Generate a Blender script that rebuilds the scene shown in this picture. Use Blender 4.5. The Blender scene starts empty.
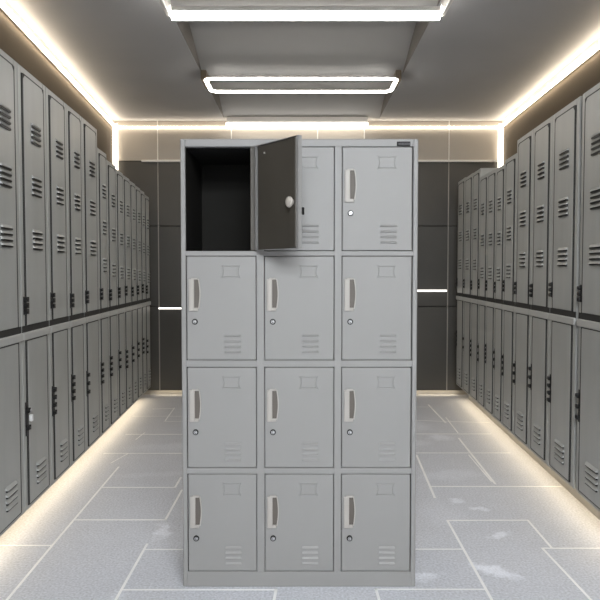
import bpy, bmesh, math, random
from mathutils import Matrix, Vector
random.seed(7)
C = bpy.context.scene.collection
sc = bpy.context.scene
PI = math.pi

# ------------------------------------------------------------------ materials
def principled(name, col, rough=.5, metal=0., spec=.5):
    m = bpy.data.materials.new(name); m.use_nodes = True
    b = m.node_tree.nodes['Principled BSDF']
    b.inputs['Base Color'].default_value = (*col, 1)
    b.inputs['Roughness'].default_value = rough
    b.inputs['Metallic'].default_value = metal
    b.inputs['Specular IOR Level'].default_value = spec
    return m, m.node_tree, b

def mottled(name, col, rough=.5, metal=0., amount=.06, scale=3., bump=.0, bscale=300., spec=.5, stretch=(1, 1, 1)):
    m, nt, b = principled(name, col, rough, metal, spec)
    N = nt.nodes; L = nt.links
    tc = N.new('ShaderNodeTexCoord'); mp = N.new('ShaderNodeMapping')
    mp.inputs['Scale'].default_value = stretch
    L.new(tc.outputs['Object'], mp.inputs['Vector'])
    nz = N.new('ShaderNodeTexNoise'); nz.inputs['Scale'].default_value = scale; nz.inputs['Detail'].default_value = 5
    L.new(mp.outputs['Vector'], nz.inputs['Vector'])
    r = N.new('ShaderNodeValToRGB')
    r.color_ramp.elements[0].position = .3; r.color_ramp.elements[1].position = .7
    r.color_ramp.elements[0].color = (*[c * (1 - amount) for c in col], 1)
    r.color_ramp.elements[1].color = (*[min(1, c * (1 + amount)) for c in col], 1)
    L.new(nz.outputs['Fac'], r.inputs['Fac']); L.new(r.outputs['Color'], b.inputs['Base Color'])
    if bump:
        n2 = N.new('ShaderNodeTexNoise'); n2.inputs['Scale'].default_value = bscale
        L.new(tc.outputs['Object'], n2.inputs['Vector'])
        bp = N.new('ShaderNodeBump'); bp.inputs['Strength'].default_value = bump; bp.inputs['Distance'].default_value = .002
        L.new(n2.outputs['Fac'], bp.inputs['Height']); L.new(bp.outputs['Normal'], b.inputs['Normal'])
    return m

def emit(name, col, s):
    m = bpy.data.materials.new(name); m.use_nodes = True
    nt = m.node_tree; nt.nodes.clear()
    e = nt.nodes.new('ShaderNodeEmission'); o = nt.nodes.new('ShaderNodeOutputMaterial')
    e.inputs['Color'].default_value = (*col, 1); e.inputs['Strength'].default_value = s
    nt.links.new(e.outputs[0], o.inputs[0])
    return m

M_CAB = mottled('cabinet_grey_paint', (.255, .253, .249), .5, 0, .03, 2.5, .12, 700)
M_CABIN = mottled('cabinet_inner_shaded_paint', (.010, .0095, .008), .75, 0, .15, 4., spec=.2)  # dark inner paint taken near black, the compartment's shade is in the colour
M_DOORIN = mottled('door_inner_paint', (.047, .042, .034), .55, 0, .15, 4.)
M_LOCK = mottled('locker_grey_paint', (.365, .373, .363), .40, 0, .06, 2.2, .08, 500, stretch=(4, 4, 1))
M_LOCKIN = mottled('locker_gap', (.022, .022, .021), .7)
M_RAIL = mottled('locker_rail_highlight', (.42, .425, .415), .4)  # locker paint lightened, the rail's highlight put into the colour
M_BLACK = mottled('black_latch_metal', (.015, .015, .015), .4, .3, .2, 20)
M_SILVER = mottled('silver_padlock', (.80, .80, .80), .35, .2)
M_JAMB = mottled('hinge_jamb_paint', (.075, .068, .058), .6)
M_CHROME = mottled('chrome', (.55, .55, .56), .38, 1., .05, 20)
M_HANDLE = mottled('handle_plastic', (.37, .35, .325), .45, 0, .03, 10)
M_POCKET = mottled('handle_pocket_shade', (.10, .088, .076), .6, 0, .1, 10)
M_KNOB = mottled('knob_plastic', (.40, .375, .34), .5, 0, .03, 10)
M_WALL = mottled('side_wall_paint', (.085, .062, .036), .75, 0, .08, 1.4)
M_BACK = mottled('back_wall_panel', (.058, .054, .047), .55, 0, .12, 1.8, .05, 200)
M_FRONT = mottled('front_wall_paint', (.55, .55, .55), .7, 0, .05, 1.5)  # unseen front wall, made pale to bounce light onto the cabinet front
M_SIDE = mottled('recess_side_shade', (.17, .155, .14), .7, 0, .05, 3)  # darker than the ceiling, shading of the recess sides put into the colour
M_BAND = mottled('back_wall_band_lit', (.36, .33, .29), .6, 0, .05, 1.5)  # back panel colour lightened, the strip's light painted into it
M_JOINT = mottled('panel_joint', (.30, .28, .25), .5)
M_TRIM = mottled('pale_trim', (.72, .70, .66), .4)
M_CEIL = mottled('ceiling_paint', (.40, .40, .405), .8, 0, .05, 1.2)
M_RECESS = mottled('ceiling_recess_paint', (.40, .395, .385), .8, 0, .05, 1.2)
M_BRACKET = mottled('brown_bracket', (.10, .075, .05), .5)
M_PLINTH = mottled('plinth_paint', (.45, .43, .40), .6)
M_LABEL = mottled('black_plate', (.008, .008, .009), .8, amount=.2, scale=60)
M_LETTER = mottled('plate_letter', (.10, .10, .105), .7)
E_LAMP = emit('lamp_diffuser', (1, .96, .90), 25.)
E_REAR = emit('fill_lamp_diffuser', (.94, .975, 1.0), 120.)  # for the added fill lamps behind the camera
E_CORNER = emit('corner_led', (1, .86, .68), 5.)
E_BAR = emit('bar_diffuser', (1, .95, .88), 6.)
E_COVE = emit('cove_led', (1, .84, .64), 23.)
E_BACKL = emit('back_led', (1, .86, .68), 12.)
E_FLOOR = emit('floor_led', (1, .82, .56), 6.5)
E_ACC = emit('accent_led', (1, .95, .88), 2.2)

# floor: grey textured vinyl with pale worn scuffs
def floor_mat():
    m, nt, b = principled('floor_tile', (.3, .3, .31), .55)
    N = nt.nodes; L = nt.links
    tc = N.new('ShaderNodeTexCoord')
    def noise(scale, detail=4, st=None):
        n = N.new('ShaderNodeTexNoise'); n.inputs['Scale'].default_value = scale; n.inputs['Detail'].default_value = detail
        if st:
            mp = N.new('ShaderNodeMapping'); mp.inputs['Scale'].default_value = st
            L.new(tc.outputs['Object'], mp.inputs['Vector']); L.new(mp.outputs['Vector'], n.inputs['Vector'])
        else: L.new(tc.outputs['Object'], n.inputs['Vector'])
        return n.outputs['Fac']
    def math_(op, a, c=None, clamp=False):
        n = N.new('ShaderNodeMath'); n.operation = op; n.use_clamp = clamp
        for i, v in enumerate((a, c)):
            if v is None: continue
            if isinstance(v, (int, float)): n.inputs[i].default_value = v
            else: L.new(v, n.inputs[i])
        return n.outputs[0]
    big = noise(1.3, 5, (1, .6, 1)); fine = noise(95, 2); mid = noise(9, 6)
    v = math_('ADD', math_('MULTIPLY', math_('SUBTRACT', big, .5), .16), .60)
    v = math_('ADD', v, math_('MULTIPLY', math_('SUBTRACT', fine, .5), .55))
    v = math_('ADD', v, math_('MULTIPLY', math_('SUBTRACT', mid, .5), .07))
    # pale scuff marks: (x, y, half width, half length, turn, weight)
    scuffs = [(.897, 3.80, .05, .035, .2, .2), (.985, 3.68, .055, .03, -.4, .2), (1.0, 3.30, .06, .035, .3, .22),
              (.86, 2.90, .11, .05, -.55, .26), (.54, 2.86, .07, .04, .2, .22), (-.70, 3.36, .035, .11, .1, .2),
              (1.12, 5.28, .10, .10, 0, .16), (.98, 5.7, .12, .2, .2, .12), (.99, 4.3, .2, .1, .3, .08), (-.74, 2.66, .04, .06, 0, .1),
              (-.95, 4.3, .3, .05, .1, .05), (-1.0, 5.0, .3, .1, .1, .06), (.88, 5.1, .15, .1, .1, .08), (.78, 3.6, .12, .2, .1, .06)]
    sep = N.new('ShaderNodeSeparateXYZ')
    wob = N.new('ShaderNodeTexNoise'); wob.inputs['Scale'].default_value = 14; wob.inputs['Detail'].default_value = 4
    L.new(tc.outputs['Object'], wob.inputs['Vector'])
    L.new(tc.outputs['Object'], sep.inputs[0])
    wsep = N.new('ShaderNodeSeparateColor'); L.new(wob.outputs['Color'], wsep.inputs[0])
    X = math_('ADD', sep.outputs[0], math_('MULTIPLY', math_('SUBTRACT', wsep.outputs[0], .5), .16))
    Y = math_('ADD', sep.outputs[1], math_('MULTIPLY', math_('SUBTRACT', wsep.outputs[1], .5), .16))
    for (sx, sy, a, c, t, w) in scuffs:
        dx = math_('SUBTRACT', X, sx); dy = math_('SUBTRACT', Y, sy)
        u = math_('DIVIDE', math_('ADD', math_('MULTIPLY', dx, math.cos(t)), math_('MULTIPLY', dy, math.sin(t))), a)
        q = math_('DIVIDE', math_('SUBTRACT', math_('MULTIPLY', dy, math.cos(t)), math_('MULTIPLY', dx, math.sin(t))), c)
        d = math_('SQRT', math_('ADD', math_('MULTIPLY', u, u), math_('MULTIPLY', q, q)))
        k = math_('MULTIPLY', math_('SUBTRACT', 1.3, d), 1.3, True)
        v = math_('ADD', v, math_('MULTIPLY', k, w * .9))
    comb = N.new('ShaderNodeCombineColor')
    L.new(v, comb.inputs[0]); L.new(math_('MULTIPLY', v, 1.03), comb.inputs[1]); L.new(math_('MULTIPLY', v, 1.12), comb.inputs[2])
    L.new(comb.outputs[0], b.inputs['Base Color'])
    bp = N.new('ShaderNodeBump'); bp.inputs['Strength'].default_value = .25; bp.inputs['Distance'].default_value = .002
    L.new(fine, bp.inputs['Height']); L.new(bp.outputs['Normal'], b.inputs['Normal'])
    return m
M_FLOOR = floor_mat()
M_GROUT = mottled('pale_grout', (.93, .94, .96), .6, 0, .08, 5)

# ------------------------------------------------------------------ mesh helpers
class MB:
    def __init__(s): s.bm = bmesh.new(); s.mats = []
    def mi(s, m):
        if m not in s.mats: s.mats.append(m)
        return s.mats.index(m)
    def _take(s, tmp, m, mat=None):
        i = s.mi(m)
        if mat is not None: bmesh.ops.transform(tmp, matrix=mat, verts=tmp.verts)
        vm = {v: s.bm.verts.new(v.co) for v in tmp.verts}
        for f in tmp.faces:
            try: nf = s.bm.faces.new([vm[v] for v in f.verts])
            except ValueError: continue
            nf.material_index = i; nf.smooth = f.smooth
        tmp.free()
    def box(s, lo, hi, m, bev=0, seg=2, mat=None):
        t = bmesh.new()
        sz = [max(1e-5, hi[k] - lo[k]) for k in range(3)]; ct = [(hi[k] + lo[k]) / 2 for k in range(3)]
        bmesh.ops.create_cube(t, size=1, matrix=Matrix.Translation(ct) @ Matrix.Diagonal((*sz, 1)))
        if bev: bmesh.ops.bevel(t, geom=list(t.edges), offset=min(bev, min(sz) * .45), segments=seg, affect='EDGES', profile=.5)
        s._take(t, m, mat); return s
    def prism(s, pts, axis, a, b, m, mat=None, smooth=False):
        """polygon pts in the two other axes, extruded along axis from a to b"""
        t = bmesh.new()
        def mk(p, h):
            c = list(p); c.insert(axis, h); return t.verts.new(c)
        A = [mk(p, a) for p in pts]; B = [mk(p, b) for p in pts]
        n = len(pts)
        t.faces.new(A); t.faces.new(B[::-1])
        for i in range(n):
            f = t.faces.new([A[i], B[i], B[(i + 1) % n], A[(i + 1) % n]][::-1]); f.smooth = smooth
        bmesh.ops.recalc_face_normals(t, faces=t.faces)
        s._take(t, m, mat); return s
    def cyl(s, c, r, axis, h, m, seg=20, r2=None, mat=None):
        t = bmesh.new()
        bmesh.ops.create_cone(t, cap_ends=True, segments=seg, radius1=r, radius2=r if r2 is None else r2, depth=h)
        for f in t.faces: f.smooth = len(f.verts) == 4
        R = {0: Matrix.Rotation(PI / 2, 4, 'Y'), 1: Matrix.Rotation(PI / 2, 4, 'X'), 2: Matrix.Identity(4)}[axis]
        M = Matrix.Translation(c) @ R
        s._take(t, m, M if mat is None else mat @ M); return s
    def sphere(s, c, rad, m, sc_=(1, 1, 1)):
        t = bmesh.new(); bmesh.ops.create_uvsphere(t, u_segments=20, v_segments=12, radius=rad)
        for f in t.faces: f.smooth = True
        s._take(t, m, Matrix.Translation(c) @ Matrix.Diagonal((*sc_, 1))); return s
    def tube(s, pts, r, m, closed=False, seg=8, flat=None, top=None):
        pts = [Vector(p) for p in pts]; n = len(pts); t = bmesh.new(); rings = []
        for i, p in enumerate(pts):
            if closed: d = (pts[(i + 1) % n] - pts[i - 1]).normalized()
            else: d = (pts[min(i + 1, n - 1)] - pts[max(i - 1, 0)]).normalized()
            up = flat or Vector((0, 0, 1))
            if abs(d.dot(up)) > .95: up = Vector((0, 1, 0))
            a = d.cross(up).normalized(); b = a.cross(d)
            rings.append([t.verts.new(p + (a * math.cos(2 * PI * k / seg) + b * math.sin(2 * PI * k / seg)) * r) for k in range(seg)])
        for i in range(n if closed else n - 1):
            A = rings[i]; B = rings[(i + 1) % n]
            for k in range(seg):
                f = t.faces.new([A[k], A[(k + 1) % seg], B[(k + 1) % seg], B[k]]); f.smooth = True
        if not closed: t.faces.new(rings[0][::-1]); t.faces.new(rings[-1])
        bmesh.ops.recalc_face_normals(t, faces=t.faces)
        s._take(t, m)
        if top:                                   # opaque upper shell of a lamp tube
            s.bm.normal_update(); ti = s.mi(top)
            for f in s.bm.faces:
                if f.normal.z > .12: f.material_index = ti
        return s
    def poly(s, verts, faces, m):
        t = bmesh.new(); vs = [t.verts.new(v) for v in verts]
        for f in faces: t.faces.new([vs[i] for i in f])
        s._take(t, m); return s
    def build(s, name, parent=None, loc=None, rot=None):
        me = bpy.data.meshes.new(name); s.bm.to_mesh(me); s.bm.free()
        for m in s.mats: me.materials.append(m)
        o = bpy.data.objects.new(name, me); C.objects.link(o)
        if parent: o.parent = parent
        if loc is not None: o.location = loc
        if rot is not None: o.rotation_euler = rot
        return o
def tag(o, label, cat, group=None):
    o['label'] = label; o['category'] = cat
    if group: o['group'] = group
    return o
def thing(name, label, cat, loc=(0, 0, 0), rz=0, group=None):
    o = bpy.data.objects.new(name, None); C.objects.link(o); o.empty_display_size = .1
    o.location = loc; o.rotation_euler = (0, 0, rz); return tag(o, label, cat, group)
def struct(o): o['kind'] = 'structure'; return o

# ------------------------------------------------------------------ room
HC = 1.316
YB, YN, ZC = 7.10, -3.6, 2.90
ZL = 2.847                                        # height of the lamps and light strips
def xl(y): return -1.962 + .0753 * (YB - y)      # left wall leans inwards towards the camera
def xr(y): return 2.130 - .0355 * (YB - y)

# floor with its pale joints
f = MB()
f.poly([(xl(YN) - .1, YN - .1, 0), (xr(YN) + .1, YN - .1, 0), (xr(YB) + .1, YB + .1, 0), (xl(YB) - .1, YB + .1, 0),
        (xl(YN) - .1, YN - .1, -.1), (xr(YN) + .1, YN - .1, -.1), (xr(YB) + .1, YB + .1, -.1), (xl(YB) - .1, YB + .1, -.1)],
       [(0, 1, 2, 3), (7, 6, 5, 4), (0, 4, 5, 1), (1, 5, 6, 2), (2, 6, 7, 3), (3, 7, 4, 0)], M_FLOOR)
SEG = [(-1.165, 2.25, -1.193, 3.174), (-1.193, 3.174, -1.225, 4.475), (-1.5, 3.174, -1.193, 3.174), (-1.19, 3.507, -0.715, 3.507), (-0.715, 3.507, -0.713, 3.997), (-1.204, 4.044, -0.764, 4.044), (-0.764, 4.044, -0.763, 4.245), (-0.74, 2.2, -0.74, 3.192), (-0.732, 3.127, -0.2, 3.127), (-0.731, 2.723, -0.099, 2.723), (-0.099, 2.723, -0.13, 2.2), (0.315, 2.727, 0.33, 2.2), (0.315, 2.727, 0.767, 2.727), (-1.303, 4.569, -1.245, 4.817), (-1.423, 4.814, -0.4, 4.814), (-1.29, 5.218, -1.272, 5.448), (-1.411, 5.384, -0.3, 5.384), (-1.524, 6.066, -0.4, 6.066), (-1.198, 5.853, -0.5, 5.853), (-1.193, 5.873, -1.216, 6.44), (-1.413, 6.392, -1.216, 6.416), (1.273, 6.601, 1.272, 5.794), (1.32, 6.016, 1.293, 5.431), (1.258, 5.266, 1.213, 4.111), (1.214, 4.772, 1.203, 4.157), (0.838, 4.772, 0.786, 3.853), (0.4, 5.397, 1.55, 5.397), (0.4, 4.825, 1.528, 4.825), (0.798, 4.061, 1.6, 4.061), (0.6, 5.978, 1.278, 5.853), (1.278, 5.853, 1.653, 5.81), (0.7, 6.488, 1.249, 6.488), (0.781, 3.499, 1.208, 3.502), (1.208, 3.502, 1.201, 3.142), (0.781, 3.499, 0.765, 2.2), (0.4, 3.13, 0.769, 3.13), (1.155, 3.141, 1.6, 3.141), (1.155, 3.141, 1.18, 2.2),
       (-.9, 1.6, 1.4, 1.6), (-.9, .4, 1.4, .4), (-.9, -1.0, 1.4, -1.0), (-.3, 1.6, -.3, .4), (.6, 2.2, .6, 1.6), (.4, .4, .4, -1)]
THIN = {19, 20, 13, 15, 18, 17, 29, 30, 31, 24, 22}
for k, (x0, y0, x1, y1) in enumerate(SEG):
    d = Vector((x1 - x0, y1 - y0, 0)); L_ = d.length; d.normalize(); n = Vector((-d.y, d.x, 0)) * ((.004 if k in THIN else .006) * (1.0 + max(0, y0 - 3.2) * .12) * (1.25 if abs(d.y) < .3 and y0 > 3.4 else 1))
    a = Vector((x0, y0, .0008)) - d * .004; b = Vector((x1, y1, .0008)) + d * .004
    f.poly([a - n, b - n, b + n, a + n], [(0, 1, 2, 3)], M_GROUT)
fl = struct(f.build('floor'))

def wall_prism(pts, z0, z1, m, name):
    w = MB(); w.prism(pts, 2, z0, z1, m); return struct(w.build(name))
wall_prism([(xl(YN), YN), (xl(YB), YB), (xl(YB) - .12, YB), (xl(YN) - .12, YN)], 0, ZC + .5, M_WALL, 'wall_left')
wall_prism([(xr(YN), YN), (xr(YN) + .12, YN), (xr(YB) + .12, YB), (xr(YB), YB)], 0, ZC + .5, M_WALL, 'wall_right')
wall_prism([(xl(YN) - .12, YN), (xr(YN) + .12, YN), (xr(YN) + .12, YN - .12), (xl(YN) - .12, YN - .12)], 0, ZC + .5, M_FRONT, 'wall_front')

# back wall: dark panels standing off the floor over a lit recess, top band painted paler to look lit
b = MB()
XL, XR = xl(YB) - .12, xr(YB) + .12
b.box((XL, YB + .06, 0), (XR, YB + .2, ZC + .5), M_BACK)
xs = [XL, -1.495, -.72, .185, .675, 1.565, XR]
zb = 2.482
g = .004
for i in range(len(xs) - 1):
    if i in (2, 3): continue
    for (z0, z1) in ((.05, .95), (.95, 1.80), (1.80, zb)):
        if i == 1 or i == 0: pass
        b.box((xs[i] + g, YB, z0 + g), (xs[i + 1] - g, YB + .018, z1 - g), M_BACK, .003, 1)
b.box((xs[2] + g, YB, .05), (xs[4] - g, YB + .018, zb - g), M_BACK, .003, 1)
b.box((XL, YB + .055, 0), (XR, YB + .062, .13), M_PLINTH)
for i in range(len(xs) - 1):
    b.box((xs[i] + g, YB, zb + g), (xs[i + 1] - g, YB + .06, ZC), M_BAND, .003, 1)
b.box((XL, YB + .017, .13), (XR, YB + .06, ZC), M_LOCKIN)
b.box((xl(YB) + .30, YB - .03, zb - .012), (xr(YB), YB + .03, zb + .008), M_TRIM, .002, 1)
for x in xs[1:-1]:
    if x in (xs[1], xs[5]): b.box((x - .005, YB - .004, .05), (x + .005, YB + .02, zb), M_JOINT)
    b.box((x - .005, YB - .004, zb), (x + .005, YB + .02, ZC), M_TRIM)
struct(b.build('wall_back'))

# ceiling with two saw-tooth recesses between x=-.76 and x=.80
RX0, RX1 = -.785, .822
RISE = .30
saw = [(4.32, 5.44), (5.94, 6.98)]
c = MB()
c.box((XL - .1, YN - .15, ZC), (RX0, YB + .2, ZC + .06), M_CEIL)
c.box((RX1, YN - .15, ZC), (XR + .1, YB + .2, ZC + .06), M_CEIL)
flat = [(YN - .15, 3.0), (4.1, 4.32), (5.44, 5.94), (6.98, YB + .2)]
saw2 = [(3.0, 4.1)] + saw
for (a, d) in flat: c.box((RX0, a, ZC), (RX1, d, ZC + .06), M_RECESS)
for (a, d) in saw2:
    c.prism([(a, ZC + RISE), (d, ZC), (d, ZC + .06), (a, ZC + RISE + .06)], 0, RX0, RX1, M_RECESS)
    for x, x2 in ((RX0 - .02, RX0 + .003), (RX1 - .003, RX1 + .02)):
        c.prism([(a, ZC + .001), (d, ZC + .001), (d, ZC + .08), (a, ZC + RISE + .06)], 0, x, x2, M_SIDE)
    c.box((RX0 - .02, a - .02, ZC), (RX1 + .02, a, ZC + RISE + .06), M_RECESS)
struct(c.build('ceiling'))
r = MB(); r.box((XL - .2, YN - .2, ZC + .5), (XR + .2, YB + .25, ZC + .6), M_CEIL); struct(r.build('ceiling_deck'))

# plinths under the lockers
ALX, BLX = -1.195, -.0507
ARX, BRX = 1.298, .0463
def lf(y): return ALX + BLX * y
def rf(y): return ARX + BRX * y
LZ, RZ = .125, .155
p = MB(); p.prism([(lf(2.56) - .13, 2.56), (lf(6.9) - .13, 6.9), (lf(6.9) - .29, 6.9), (lf(2.56) - .27, 2.56)], 2, 0, LZ, M_PLINTH); struct(p.build('trim_1'))
p = MB(); p.prism([(rf(2.8) + .13, 2.8), (rf(2.8) + .40, 2.8), (rf(6.9) + .40, 6.9), (rf(6.9) + .13, 6.9)], 2, 0, RZ, M_PLINTH); struct(p.build('trim_2'))

# added pale mouldings, put in to brighten the line behind the light strips
p = MB(); p.prism([(xl(YN) + .012, YN), (xl(YB) + .012, YB), (xl(YB) - .01, YB), (xl(YN) - .01, YN)], 2, ZL - .022, ZC + .01, M_TRIM); struct(p.build('trim_3'))
p = MB(); p.prism([(xr(YN) - .012, YN), (xr(YN) + .01, YN), (xr(YB) + .01, YB), (xr(YB) - .012, YB)], 2, ZL - .022, ZC + .01, M_TRIM); struct(p.build('trim_4'))

# ------------------------------------------------------------------ light strips
def strip(name, label, p0, p1, w, h, m, seg=.5, group=None):
    """a strip of many short boxes in one mesh, along p0..p1"""
    o = MB(); p0 = Vector(p0); p1 = Vector(p1); d = p1 - p0; L_ = d.length; n = max(1, int(L_ / seg)); d.normalize()
    up = Vector((0, 0, 1)) if abs(d.z) < .9 else Vector((0, 1, 0))
    s_ = d.cross(up).normalized(); u_ = s_.cross(d)
    for i in range(n):
        a = p0 + d * (L_ * i / n); e = p0 + d * (L_ * (i + 1) / n)
        vs = [a - s_ * w / 2 - u_ * h / 2, a + s_ * w / 2 - u_ * h / 2, a + s_ * w / 2 + u_ * h / 2, a - s_ * w / 2 + u_ * h / 2]
        vs += [v + (e - a) for v in vs]
        o.poly(vs, [(0, 4, 5, 1), (1, 5, 6, 2), (2, 6, 7, 3), (3, 7, 4, 0)] + ([(0, 1, 2, 3)] if i == 0 else []) + ([(7, 6, 5, 4)] if i == n - 1 else []), m)
    ob = o.build(name); return tag(ob, label, 'light strip', group)
zs = ZL - .012
strip('cove_light', 'warm glowing light strip where the left wall meets the ceiling', (xl(2.2) + .028, 2.2, zs), (xl(YB) + .028, YB - .0, zs), .014, .014, E_COVE)
strip('cove_light', 'warm glowing light strip where the right wall meets the ceiling', (xr(2.2) - .028, 2.2, zs), (xr(YB) - .028, YB, zs), .014, .014, E_COVE)
strip('cove_light', 'thin bright light strip along the top edge of the back wall', (xl(YB) + .04, YB - .014, zs - .006), (xr(YB) - .04, YB - .014, zs - .006), .015, .015, E_BACKL)
strip('corner_light', 'bright upright light strip in the far left corner above the lockers', (xl(YB) + .03, YB - .03, 2.2), (xl(YB) + .03, YB - .03, ZC - .04), .05, .02, E_CORNER)
strip('corner_light', 'bright upright light strip in the far right corner above the lockers', (xr(YB) - .03, YB - .03, 2.2), (xr(YB) - .03, YB - .03, ZC - .04), .05, .02, E_CORNER)
strip('plinth_light', 'warm light strip hidden under the left row of lockers, washing the floor', (lf(2.6) - .11, 2.6, LZ - .025), (lf(6.88) - .11, 6.88, LZ - .025), .03, .02, E_FLOOR)
strip('plinth_light', 'warm light strip hidden under the right row of lockers, washing the floor', (rf(2.85) + .11, 2.85, RZ - .025), (rf(6.88) + .11, 6.88, RZ - .025), .03, .02, E_FLOOR)
strip('plinth_light', 'warm light strip under the dark panels at the foot of the back wall', (-1.55, YB + .038, .085), (1.70, YB + .038, .085), .02, .02, E_FLOOR)
a1 = MB(); a1.box((-1.50, YB - .012, .922), (-.9, YB + .01, .94), E_ACC, .003, 1)
tag(a1.build('accent_light'), 'short bright line on the back wall left of the standing cabinet', 'light strip')
a2 = MB(); a2.box((.95, YB - .012, 1.108), (1.555, YB + .01, 1.128), E_ACC, .003, 1)
tag(a2.build('accent_light'), 'short bright line on the back wall right of the standing cabinet', 'light strip')

# ------------------------------------------------------------------ ceiling lamps
def rrect(x0, x1, y0, y1, r, z, n=6):
    P = []
    for (cx, cy, a0) in ((x1 - r, y1 - r, 0), (x0 + r, y1 - r, 90), (x0 + r, y0 + r, 180), (x1 - r, y0 + r, 270)):
        for i in range(n + 1):
            a = math.radians(a0 + 90 * i / n); P.append((cx + r * math.cos(a), cy + r * math.sin(a), z))
    out = []
    for i in range(len(P)):                      # keep long sides in short pieces
        a, e = Vector(P[i]), Vector(P[(i + 1) % len(P)]); k = max(1, int((e - a).length / .3))
        for j in range(k): out.append(tuple(a.lerp(e, j / k)))
    return out
def ring_lamp(label, x0, x1, y0, y1, t, z=ZL - .032, em=None):
    cx, cy = (x0 + x1) / 2, (y0 + y1) / 2
    root = thing('ceiling_lamp', label, 'lamp', (cx, cy, z))
    o = MB(); o.tube(rrect(x0 - cx, x1 - cx, y0 - cy, y1 - cy, .06, 0), t / 2, em or E_LAMP, True, 12, None, M_TRIM); o.build('light_tube', root)
    for s in (-1, 1):
        q = MB(); X = (x1 - cx) if s > 0 else (x0 - cx)
        q.box((min(X, X + s * .045) , -(y1 - y0) * .3, .01), (max(X, X + s * .045), (y1 - y0) * .42, ZC - z + .001), M_BRACKET, .006)
        q.build('bracket', root)
    return root
ring_lamp('slim rounded rectangular ring lamp glowing under the ceiling, middle of the three lamps', -.735, .752, 5.25, 5.625, .030)
# the big bar lamp
root = thing('ceiling_lamp', 'thick bright rounded bar lamp nearest the camera at the top of the photo', 'lamp', (.033, 3.93, ZL - .040))
o = MB()
pts = [(-.80, -.0, .03), (-.795, 0, -.0)] 
bar = [(-.745 + 1.49 * i / 8, 0, 0) for i in range(9)]
o.tube([(-.772, 0, .0), (-.762, 0, 0)] + bar + [(.762, 0, 0), (.772, 0, 0)], .038, E_LAMP, False, 16, None, M_TRIM)
o.build('light_tube', root)
for s in (-1, 1):
    q = MB(); q.box((s * .79 - .012, -.45, -.02), (s * .79 + .012, .0, ZC - ZL + .049), M_TRIM, .006); q.build('side_arm', root)
# lamp at the back wall
root = thing('ceiling_lamp', 'flat straight bar lamp on the ceiling just in front of the back wall', 'lamp', (-.02, 6.94, ZL))
o = MB()
for i in range(6): o.box((-.735 + 1.45 * i / 6, -.03, -.045), (-.735 + 1.45 * (i + 1) / 6, .03, -.006), E_BAR)
o.build('light_bar', root)
q = MB(); q.box((-.73, -.02, -.007), (.71, .02, ZC - ZL + .001), M_TRIM); q.build('mounting_rail', root)
# added ring lamps, unseen behind the camera, to brighten the cabinet front
for k, y in enumerate((-.9, -2.6)):
    ring_lamp(('added unseen ring lamp above the near end of the aisle, fill for the cabinet front', 'added unseen ring lamp by the front wall, fill for the cabinet front')[k], -.35, 1.25, y, y + .5, .09, ZL - .08, E_REAR)

# ------------------------------------------------------------------ lockers of the two rows
def vents(mb, xc, z, w, m, slope, n=4):
    """pressed louvres: little wedges standing out of the door sheet"""
    for i in range(n):
        zz = z + (i - (n - 1) / 2) * (.027 if z > .3 else .030)
        h = .015
        x0, x1 = xc - w / 2, xc + w / 2
        y = -.0005; d = -.013
        mb.poly([(x0, y, zz + h / 2), (x1, y, zz + h / 2), (x1 - .006, d, zz - h / 2), (x0 + .006, d, zz - h / 2),
                 (x0, y, zz - h / 2), (x1, y, zz - h / 2)],
                [(0, 3, 2, 1), (0, 4, 3), (1, 2, 5)], m)
        mb.box((x0 + .004, d + .004, zz - h / 2 - .0075), (x1 - .004, y, zz - h / 2), M_BLACK)

def latch(mb, z, h, lock=False, knobs=3):
    mb.box((-.016, -.006, z - h / 2), (.010, .002, z + h / 2), M_BLACK, .002, 1)
    for i in range(knobs):
        zz = z - h / 2 + h * (i + .5) / knobs
        mb.box((-.020, -.026, zz - .011), (.014, -.004, zz + .009), M_BLACK, .004, 1)
        mb.cyl((.016, -.018, zz), .008, 2, .024, M_BLACK, 8)
    if lock:
        mb.box((-.006, -.040, z - .012), (.024, -.020, z + .022), M_SILVER, .004, 1)
        mb.tube([(.0, -.029, z + .028), (.002, -.029, z + .045), (.012, -.029, z + .054), (.022, -.029, z + .045), (.024, -.029, z + .028)], .003, M_CHROME)

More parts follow.
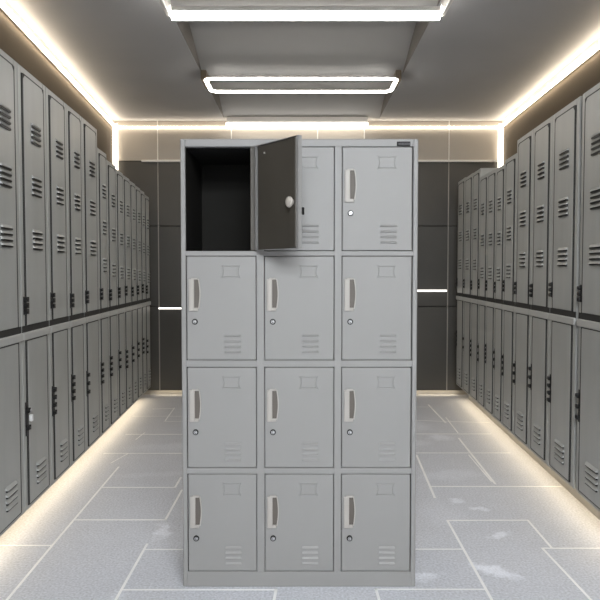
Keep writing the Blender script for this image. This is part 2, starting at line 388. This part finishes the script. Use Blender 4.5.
def locker(label, y0, y1, side, H, zb, zm, depth, k, lower_knobs, lock, group):
    """front face looks down the aisle; local x runs along the row"""
    if side == 'L':
        org = (lf(y0), y0, 0); rz = PI / 2 + math.atan(.0507); w = (y1 - y0) * math.hypot(1, BLX)
    else:
        org = (rf(y1), y1, 0); rz = -PI / 2 - math.atan(.0463); w = (y1 - y0) * math.hypot(1, BRX)
    w -= .006
    root = thing('locker', label, 'locker', org, rz, group)
    root.location = (org[0], org[1], zb)
    H -= zb; zm -= zb
    st = min(.046, w * .12); t = .018
    big = w > .3
    B = MB()
    B.box((0, t, 0), (.012, depth, H), M_LOCK); B.box((w - .012, t, 0), (w, depth, H), M_LOCK)
    B.box((.012, depth - .012, 0), (w - .012, depth, H), M_LOCK)
    B.box((.012, t, H - .012), (w - .012, depth - .012, H), M_LOCK)
    B.box((.012, t, 0), (w - .012, depth - .012, .012), M_LOCK)
    # front frame
    B.box((0, 0, 0), (st, t, H), M_LOCK, .004, 1); B.box((w - st, 0, 0), (w, t, H), M_LOCK, .004, 1)
    B.box((st, .001, H - .034), (w - st, t, H), M_LOCK, .003, 1)
    B.box((st, .001, 0), (w - st, t, .022), M_LOCK, .003, 1)
    B.box((.003, -.001, zm + .017), (w - .003, t, zm + .050), M_LOCKIN)
    B.box((st, .016, .022), (w - st, .020, H - .034), M_LOCKIN)
    B.build('body', root)
    R = MB()                                        # rounded rail between the tiers
    R.box((0, -.012, zm - .022), (w, .004, zm + .018), M_RAIL, .010, 3)
    R.build('mid_rail', root)
    gp = .014 if big else .011
    for (nm, z0, z1) in (('upper_door', zm + .052, H - .040), ('lower_door', .026, zm - .028)):
        D = MB(); x0, x1 = st + gp, w - st - gp
        bevx = .02
        # door sheet with clipped upper corners
        for (a, e) in (((x0 - gp, -.0045, z0 - .004), (x0 + .001, .012, z1 + .004)), ((x1 - .001, -.0045, z0 - .004), (x1 + gp, .012, z1 + .004)), ((x0, -.0045, z1 - .03), (x1, .011, z1 + .007)), ((x0, -.0045, z0 - .005), (x1, .011, z0 + .01))):
            D.box(a, e, M_LOCKIN)                    # dark strips filling the door gap, painted in as its shade
        q = .022 if nm == 'upper_door' else .004
        D.prism([(x0 + .002, z0 + .002), (x1 - .002, z0 + .002), (x1 - .002, z1 - q), (x1 - q, z1 - .002), (x0 + q, z1 - .002), (x0 + .002, z1 - q)], 1, -.006, .012, M_LOCK)
        D.prism([(x0, z0), (x1, z0), (x1, z1 - q), (x1 - q, z1), (x0 + q, z1), (x0, z1 - q)], 1, -.0048, .012, M_LOCK)
        d = D.build(nm, root)
        vw = (x1 - x0) * .46; xc = x0 + (x1 - x0) * .55
        for zz in ([q - zb - (2.33 - (H + zb)) * .9 for q in (2.03, 1.765, 1.49)] if nm == 'upper_door' else [.155]):
            V = MB(); vents(V, xc, zz, vw, M_LOCK, 0)
            v = V.build('air_vent', d); v.location = (0, -.006, 0)
        T = MB()
        if nm == 'upper_door': latch(T, 1.15 + (k % 3 - 1) * .008 - zb + (zm + zb - 1.0), .09, False, 3)
        else: latch(T, .59 + (k % 4 - 1.5) * .01 - zb + (zm + zb - 1.0) * .6, .17, lock, lower_knobs)
        la = T.build('latch', d); la.location = (st * .8, 0, 0); la.scale = (.72, .8, 1)
        if lock: la['label'] = 'black latch with a small silver padlock'
    return root

LY = [2.56, 2.93, 3.269, 3.686, 4.058, 4.399, 4.797, 5.072, 5.38, 5.647, 5.919, 6.171, 6.42, 6.633, 6.891]
LY = LY[1:]; LY[0] = 2.86
LH = [2.325] * 5 + [2.20, 2.16, 2.14, 2.13, 2.12, 2.11, 2.10, 2.08]
ORD = ['first', 'second', 'third', 'fourth', 'fifth', 'sixth', 'seventh', 'eighth', 'ninth', 'tenth', 'eleventh', 'twelfth', 'thirteenth']
LLAB = ['widest grey two-tier locker of the left row, cut off by the photo\'s left edge',
        'grey locker with a small silver padlock low on its post, left row',
        'grey two-tier locker in the left row, just beyond the one with the silver padlock',
        'fourth grey locker from the camera in the taller part of the left row',
        'farthest of the tall grey lockers in the left row, before the row steps down',
        'nearest of the lower grey lockers in the left row, after the step down',
        'seventh grey two-tier locker from the camera in the left row',
        'eighth grey two-tier locker from the camera in the left row',
        'ninth grey two-tier locker from the camera in the left row',
        'tenth narrow grey locker from the camera in the left row',
        'third from last narrow grey locker in the left row, near the back wall',
        'second to last narrow grey locker in the left row, near the back wall',
        'last and shortest grey locker of the left row, in the corner by the back wall']
for i in range(13):
    locker(LLAB[i], LY[i], LY[i + 1], 'L', LH[i], LZ, 1.0, .28, i, (2, 2, 4, 4, 3, 4, 4, 3, 4, 3, 3, 4, 3)[i], i == 1, 'lockers in the left row')
RY = [3.06, 3.505, 3.963, 4.341, 4.719, 5.034, 5.296, 5.586, 5.87, 6.184, 6.533, 6.897]
RH = [2.235, 2.235, 2.235, 2.235, 2.15, 2.125, 2.135, 2.14, 2.22, 2.225, 2.235]
RLAB = ['widest grey two-tier locker of the right row, cut off by the photo\'s right edge',
        'second grey locker from the camera in the right row, beyond the dark gap',
        'third grey two-tier locker from the camera in the right row',
        'farthest of the tall near lockers in the right row, before the row steps down',
        'nearest of the lower grey lockers in the right row, just past the step down',
        'lowest grey locker in the right row, second past the step down',
        'seventh grey two-tier locker from the camera in the right row',
        'eighth grey locker in the right row, just before the row rises again',
        'third from last narrow grey locker in the right row, where the row rises again',
        'second to last narrow grey locker in the right row, near the back wall',
        'last narrow grey locker of the right row, nearest the back wall']
for i in range(11):
    locker(RLAB[i], RY[i] + (.03 if i == 1 else 0), RY[i + 1], 'R', RH[i], RZ, 1.055, .42, i + 1, (3, 4, 3, 3, 4, 3, 5, 3, 4, 2, 4)[i], False, 'lockers in the right row')

# ------------------------------------------------------------------ the free-standing twelve-door cabinet
W, H, DP, YF = .970, 1.857, .46, 2.75
cab = thing('locker_cabinet', 'large light grey cabinet of twelve small doors standing mid aisle, top left door open', 'cabinet', (-.003, YF, 0))
cols = [(-.464, -.176), (-.144, .144), (.174, .463)]
rows = [(1.402, 1.826), (.952, 1.382), (.503, .924), (.066, .478)]
B = MB(); T = .002; hw = W / 2
B.box((-hw, .0, 0), (-hw + .02, DP, H), M_CAB, .003, 1); B.box((hw - .02, 0, 0), (hw, DP, H), M_CAB, .003, 1)
B.box((-hw + .02, 0, rows[0][1]), (hw - .02, DP, H), M_CAB, .002, 1)
B.box((-hw + .018, 0, 0), (hw - .018, DP, rows[3][0] - .001), M_CAB, .002, 1)
for k in range(3): B.box((-hw + .018, 0, rows[k + 1][1]), (hw - .018, .03, rows[k][0]), M_CAB, .002, 1)
for a, e in ((cols[0][1], cols[1][0]), (cols[1][1], cols[2][0])): B.box((a, -.0005, rows[3][0] - .002), (e, .03, rows[0][1] + .002), M_CAB, .002, 1)
B.build('body', cab)
I = MB()                                            # inner walls and shelves
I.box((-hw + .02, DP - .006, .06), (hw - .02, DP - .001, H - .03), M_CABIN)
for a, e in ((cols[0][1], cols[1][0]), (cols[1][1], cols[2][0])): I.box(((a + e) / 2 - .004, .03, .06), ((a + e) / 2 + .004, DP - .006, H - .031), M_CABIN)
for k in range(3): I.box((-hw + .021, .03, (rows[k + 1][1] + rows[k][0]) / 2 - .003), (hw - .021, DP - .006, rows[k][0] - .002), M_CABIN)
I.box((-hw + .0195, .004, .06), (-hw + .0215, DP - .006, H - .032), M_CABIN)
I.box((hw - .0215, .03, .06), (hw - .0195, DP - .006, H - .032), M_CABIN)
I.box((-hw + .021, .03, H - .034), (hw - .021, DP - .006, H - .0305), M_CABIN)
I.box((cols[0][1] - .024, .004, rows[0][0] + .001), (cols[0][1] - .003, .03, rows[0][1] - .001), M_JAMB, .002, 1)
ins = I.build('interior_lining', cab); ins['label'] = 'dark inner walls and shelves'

def door_parts(d, w, h, key=False):
    """children of a door; local frame: left edge x=0, bottom z=0, face at y=0"""
    # long vertical handle: bezel around a bowed pocket
    cx, z1 = .0, 0
    zt = h - .088; zb_ = zt - .136
    hx0, hx1 = .009, .054
    m = MB()
    n = 10
    px0, px1 = .031, .047
    z0p, z1p = zb_ + .014, zt - .008
    def bow(t): return px1 - .0 + .006 * math.sin(PI * t)          # bowed right side of the slot
    # bezel left block, top, bottom, right bow
    m.box((hx0, -.009, zb_), (px0, .001, zt - .004), M_HANDLE, .003, 2)
    m.box((hx0 + .003, -.008, zb_), (px1, .001, z0p), M_HANDLE, .003, 2)
    m.box((hx0 + .010, -.008, z1p), (px1, .001, zt), M_HANDLE, .003, 2)
    P = [(bow(i / n), z0p - .004 + (z1p - z0p + .008) * i / n) for i in range(n + 1)]
    Q = [(x + .004, z) for x, z in P[::-1]]
    m.prism([p for p in P + Q], 1, -.008, .001, M_HANDLE)
    # shallow pocket floor, its dark brown standing in for the recess's shade
    P2 = [(px0 - .002, z0p), *[(bow(i / n) + .001, z0p + (z1p - z0p) * i / n) for i in range(n + 1)], (px0 - .002, z1p)]
    m.prism(P2, 1, -.0015, .0005, M_POCKET)
    m.build('handle', d)
    # cylinder lock
    l = MB(); lz = zb_ - .044; lx = .033
    l.cyl((lx, -.002, lz), .0120, 1, .006, M_BLACK, 24)
    l.cyl((lx, -.006, lz), .0070, 1, .006, M_CHROME, 24)
    l.box((lx - .0015, -.0095, lz - .006), (lx + .0015, -.0085, lz + .006), M_BLACK)
    l.cyl((lx, -.0085, lz), .0045, 1, .002, M_BLACK, 16)
    l.cyl((lx + .001, -.010, lz + .001), .0032, 1, .002, M_CHROME, 12)
    if key:
        l.box((lx - .005, -.036, lz - .022), (lx + .004, -.008, lz + .006), M_BLACK, .002, 1)
        l.cyl((lx, -.012, lz + .030), .007, 1, .012, M_BLACK, 12)
    l.build('lock', d)
    # embossed card holder
    e = MB(); x0, x1 = w - .140, w - .066; z0, z1_ = h - .088, h - .036
    q = .008
    P = [(x0, z1_), (x0 + q, z1_ - .004), (x1 - q, z1_ - .004), (x1, z1_), (x1 - q * .8, z1_ - .016), (x1 - q * .8, z0 + .016), (x1, z0), (x1 - q, z0 + .004), (x0 + q, z0 + .004), (x0, z0), (x0 + q * .8, z0 + .016), (x0 + q * .8, z1_ - .016)]
    e.tube([(x, 0, z) for x, z in P], .0021, M_CAB, True, 6, Vector((0, 1, 0)))
    e.build('card_holder', d)
    v = MB(); x0, x1 = w - .130, w - .062
    for i in range(4):
        zz = .029 + i * .0225
        v.poly([(x0 + .002, -.0002, zz + .009), (x1 - .002, -.0002, zz + .009), (x1, -.0055, zz + .001), (x0, -.0055, zz + .001), (x0, -.0002, zz - .001), (x1, -.0002, zz - .001)],
               [(0, 3, 2, 1), (0, 4, 3), (1, 2, 5), (3, 4, 5, 2)], M_CAB)
    v.build('air_vent', d)

for r_, (z0, z1) in enumerate(rows):
    for c_, (x0, x1) in enumerate(cols):
        g = .0022; w = x1 - x0 - 2 * g; h = z1 - z0 - 2 * g
        D = MB()
        if (r_, c_) == (0, 0):
            # open: hinged at its right edge; outer skin, folded rim and dark inner tray
            D.box((0, 0, 0), (w, .0015, h), M_CAB)
            for (a, e) in (((0, .0015, 0), (.0015, .018, h)), ((w - .0015, .0015, 0), (w, .018, h)), ((.0015, .0015, 0), (w - .0015, .018, .0015)), ((.0015, .0015, h - .0015), (w - .0015, .018, h))):
                D.box(a, e, M_CAB)
            D.box((0, .016, 0), (.010, .018, h), M_CAB); 
            D.box((w - .012, .016, 0), (w, .018, h), M_CAB)
            d = D.build('door', cab)
            d['label'] = 'open door, swung right on its hinges with its dark inner face showing'
            hinge = Vector((x1 + .011, -.012, z0 + g)); A = math.radians(128)
            # door local: left edge x=0 ... hinge edge x=w ; rotate about hinge edge
            M = Matrix.Translation(hinge) @ Matrix.Rotation(A, 4, 'Z') @ Matrix.Translation((-w, 0, 0))
            d.location = M.to_translation(); d.rotation_euler = (0, 0, A)
            door_parts(d, w, h, True)
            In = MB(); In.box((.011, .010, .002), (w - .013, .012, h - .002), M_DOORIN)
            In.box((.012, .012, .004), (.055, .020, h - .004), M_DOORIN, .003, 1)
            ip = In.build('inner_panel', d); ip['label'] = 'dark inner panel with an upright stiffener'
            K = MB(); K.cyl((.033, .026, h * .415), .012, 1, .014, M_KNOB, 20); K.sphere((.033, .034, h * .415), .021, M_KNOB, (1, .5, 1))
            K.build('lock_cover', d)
            S = MB(); S.cyl((w - .06, .0135, h - .035), .004, 1, .004, M_HANDLE, 12); S.build('rivet', d)
            continue
        D.box((0, 0, 0), (w, .016, h), M_CAB, .0035, 3)
        d = D.build('door', cab)
        d.location = (x0 + g, -.001, z0 + g)
        door_parts(d, w, h)
# maker's plate, top right
P = MB(); P.box((.397, -.002, H - .030), (.452, .001, H - .011), M_LABEL, .001, 1)
x = .404
for wdt in (.004, .003, .005, .003, .004, .003, .004, .003):
    P.box((x, -.0025, H - .025), (x + wdt, -.0018, H - .016), M_LETTER); x += wdt + .0023
pl = P.build('name_plate', cab); pl['label'] = 'small black plate with tiny unreadable lettering'

# ------------------------------------------------------------------ world, camera, output
wd = bpy.data.worlds.new('world'); sc.world = wd; wd.use_nodes = True
wd.node_tree.nodes['Background'].inputs[0].default_value = (.5, .5, .52, 1)
wd.node_tree.nodes['Background'].inputs[1].default_value = .0
cam = bpy.data.cameras.new('camera'); co = bpy.data.objects.new('camera', cam); C.objects.link(co)
co.location = (0, 0, HC); T_ = math.atan(28 / 670)
co.rotation_euler = (PI / 2 - T_, 0, 0)
cam.sensor_width = 36; cam.lens = 36 * 670 / 600; cam.clip_start = .05
sc.camera = co
sc.view_settings.view_transform = 'Standard'; sc.view_settings.look = 'None'; sc.view_settings.gamma = 1
sc.view_settings.use_curve_mapping = False
sc.view_settings.exposure = 0.0
sc.cycles.max_bounces = 8; sc.cycles.diffuse_bounces = 5
sc.cycles.sample_clamp_indirect = 6
sc.cycles.use_denoising = True
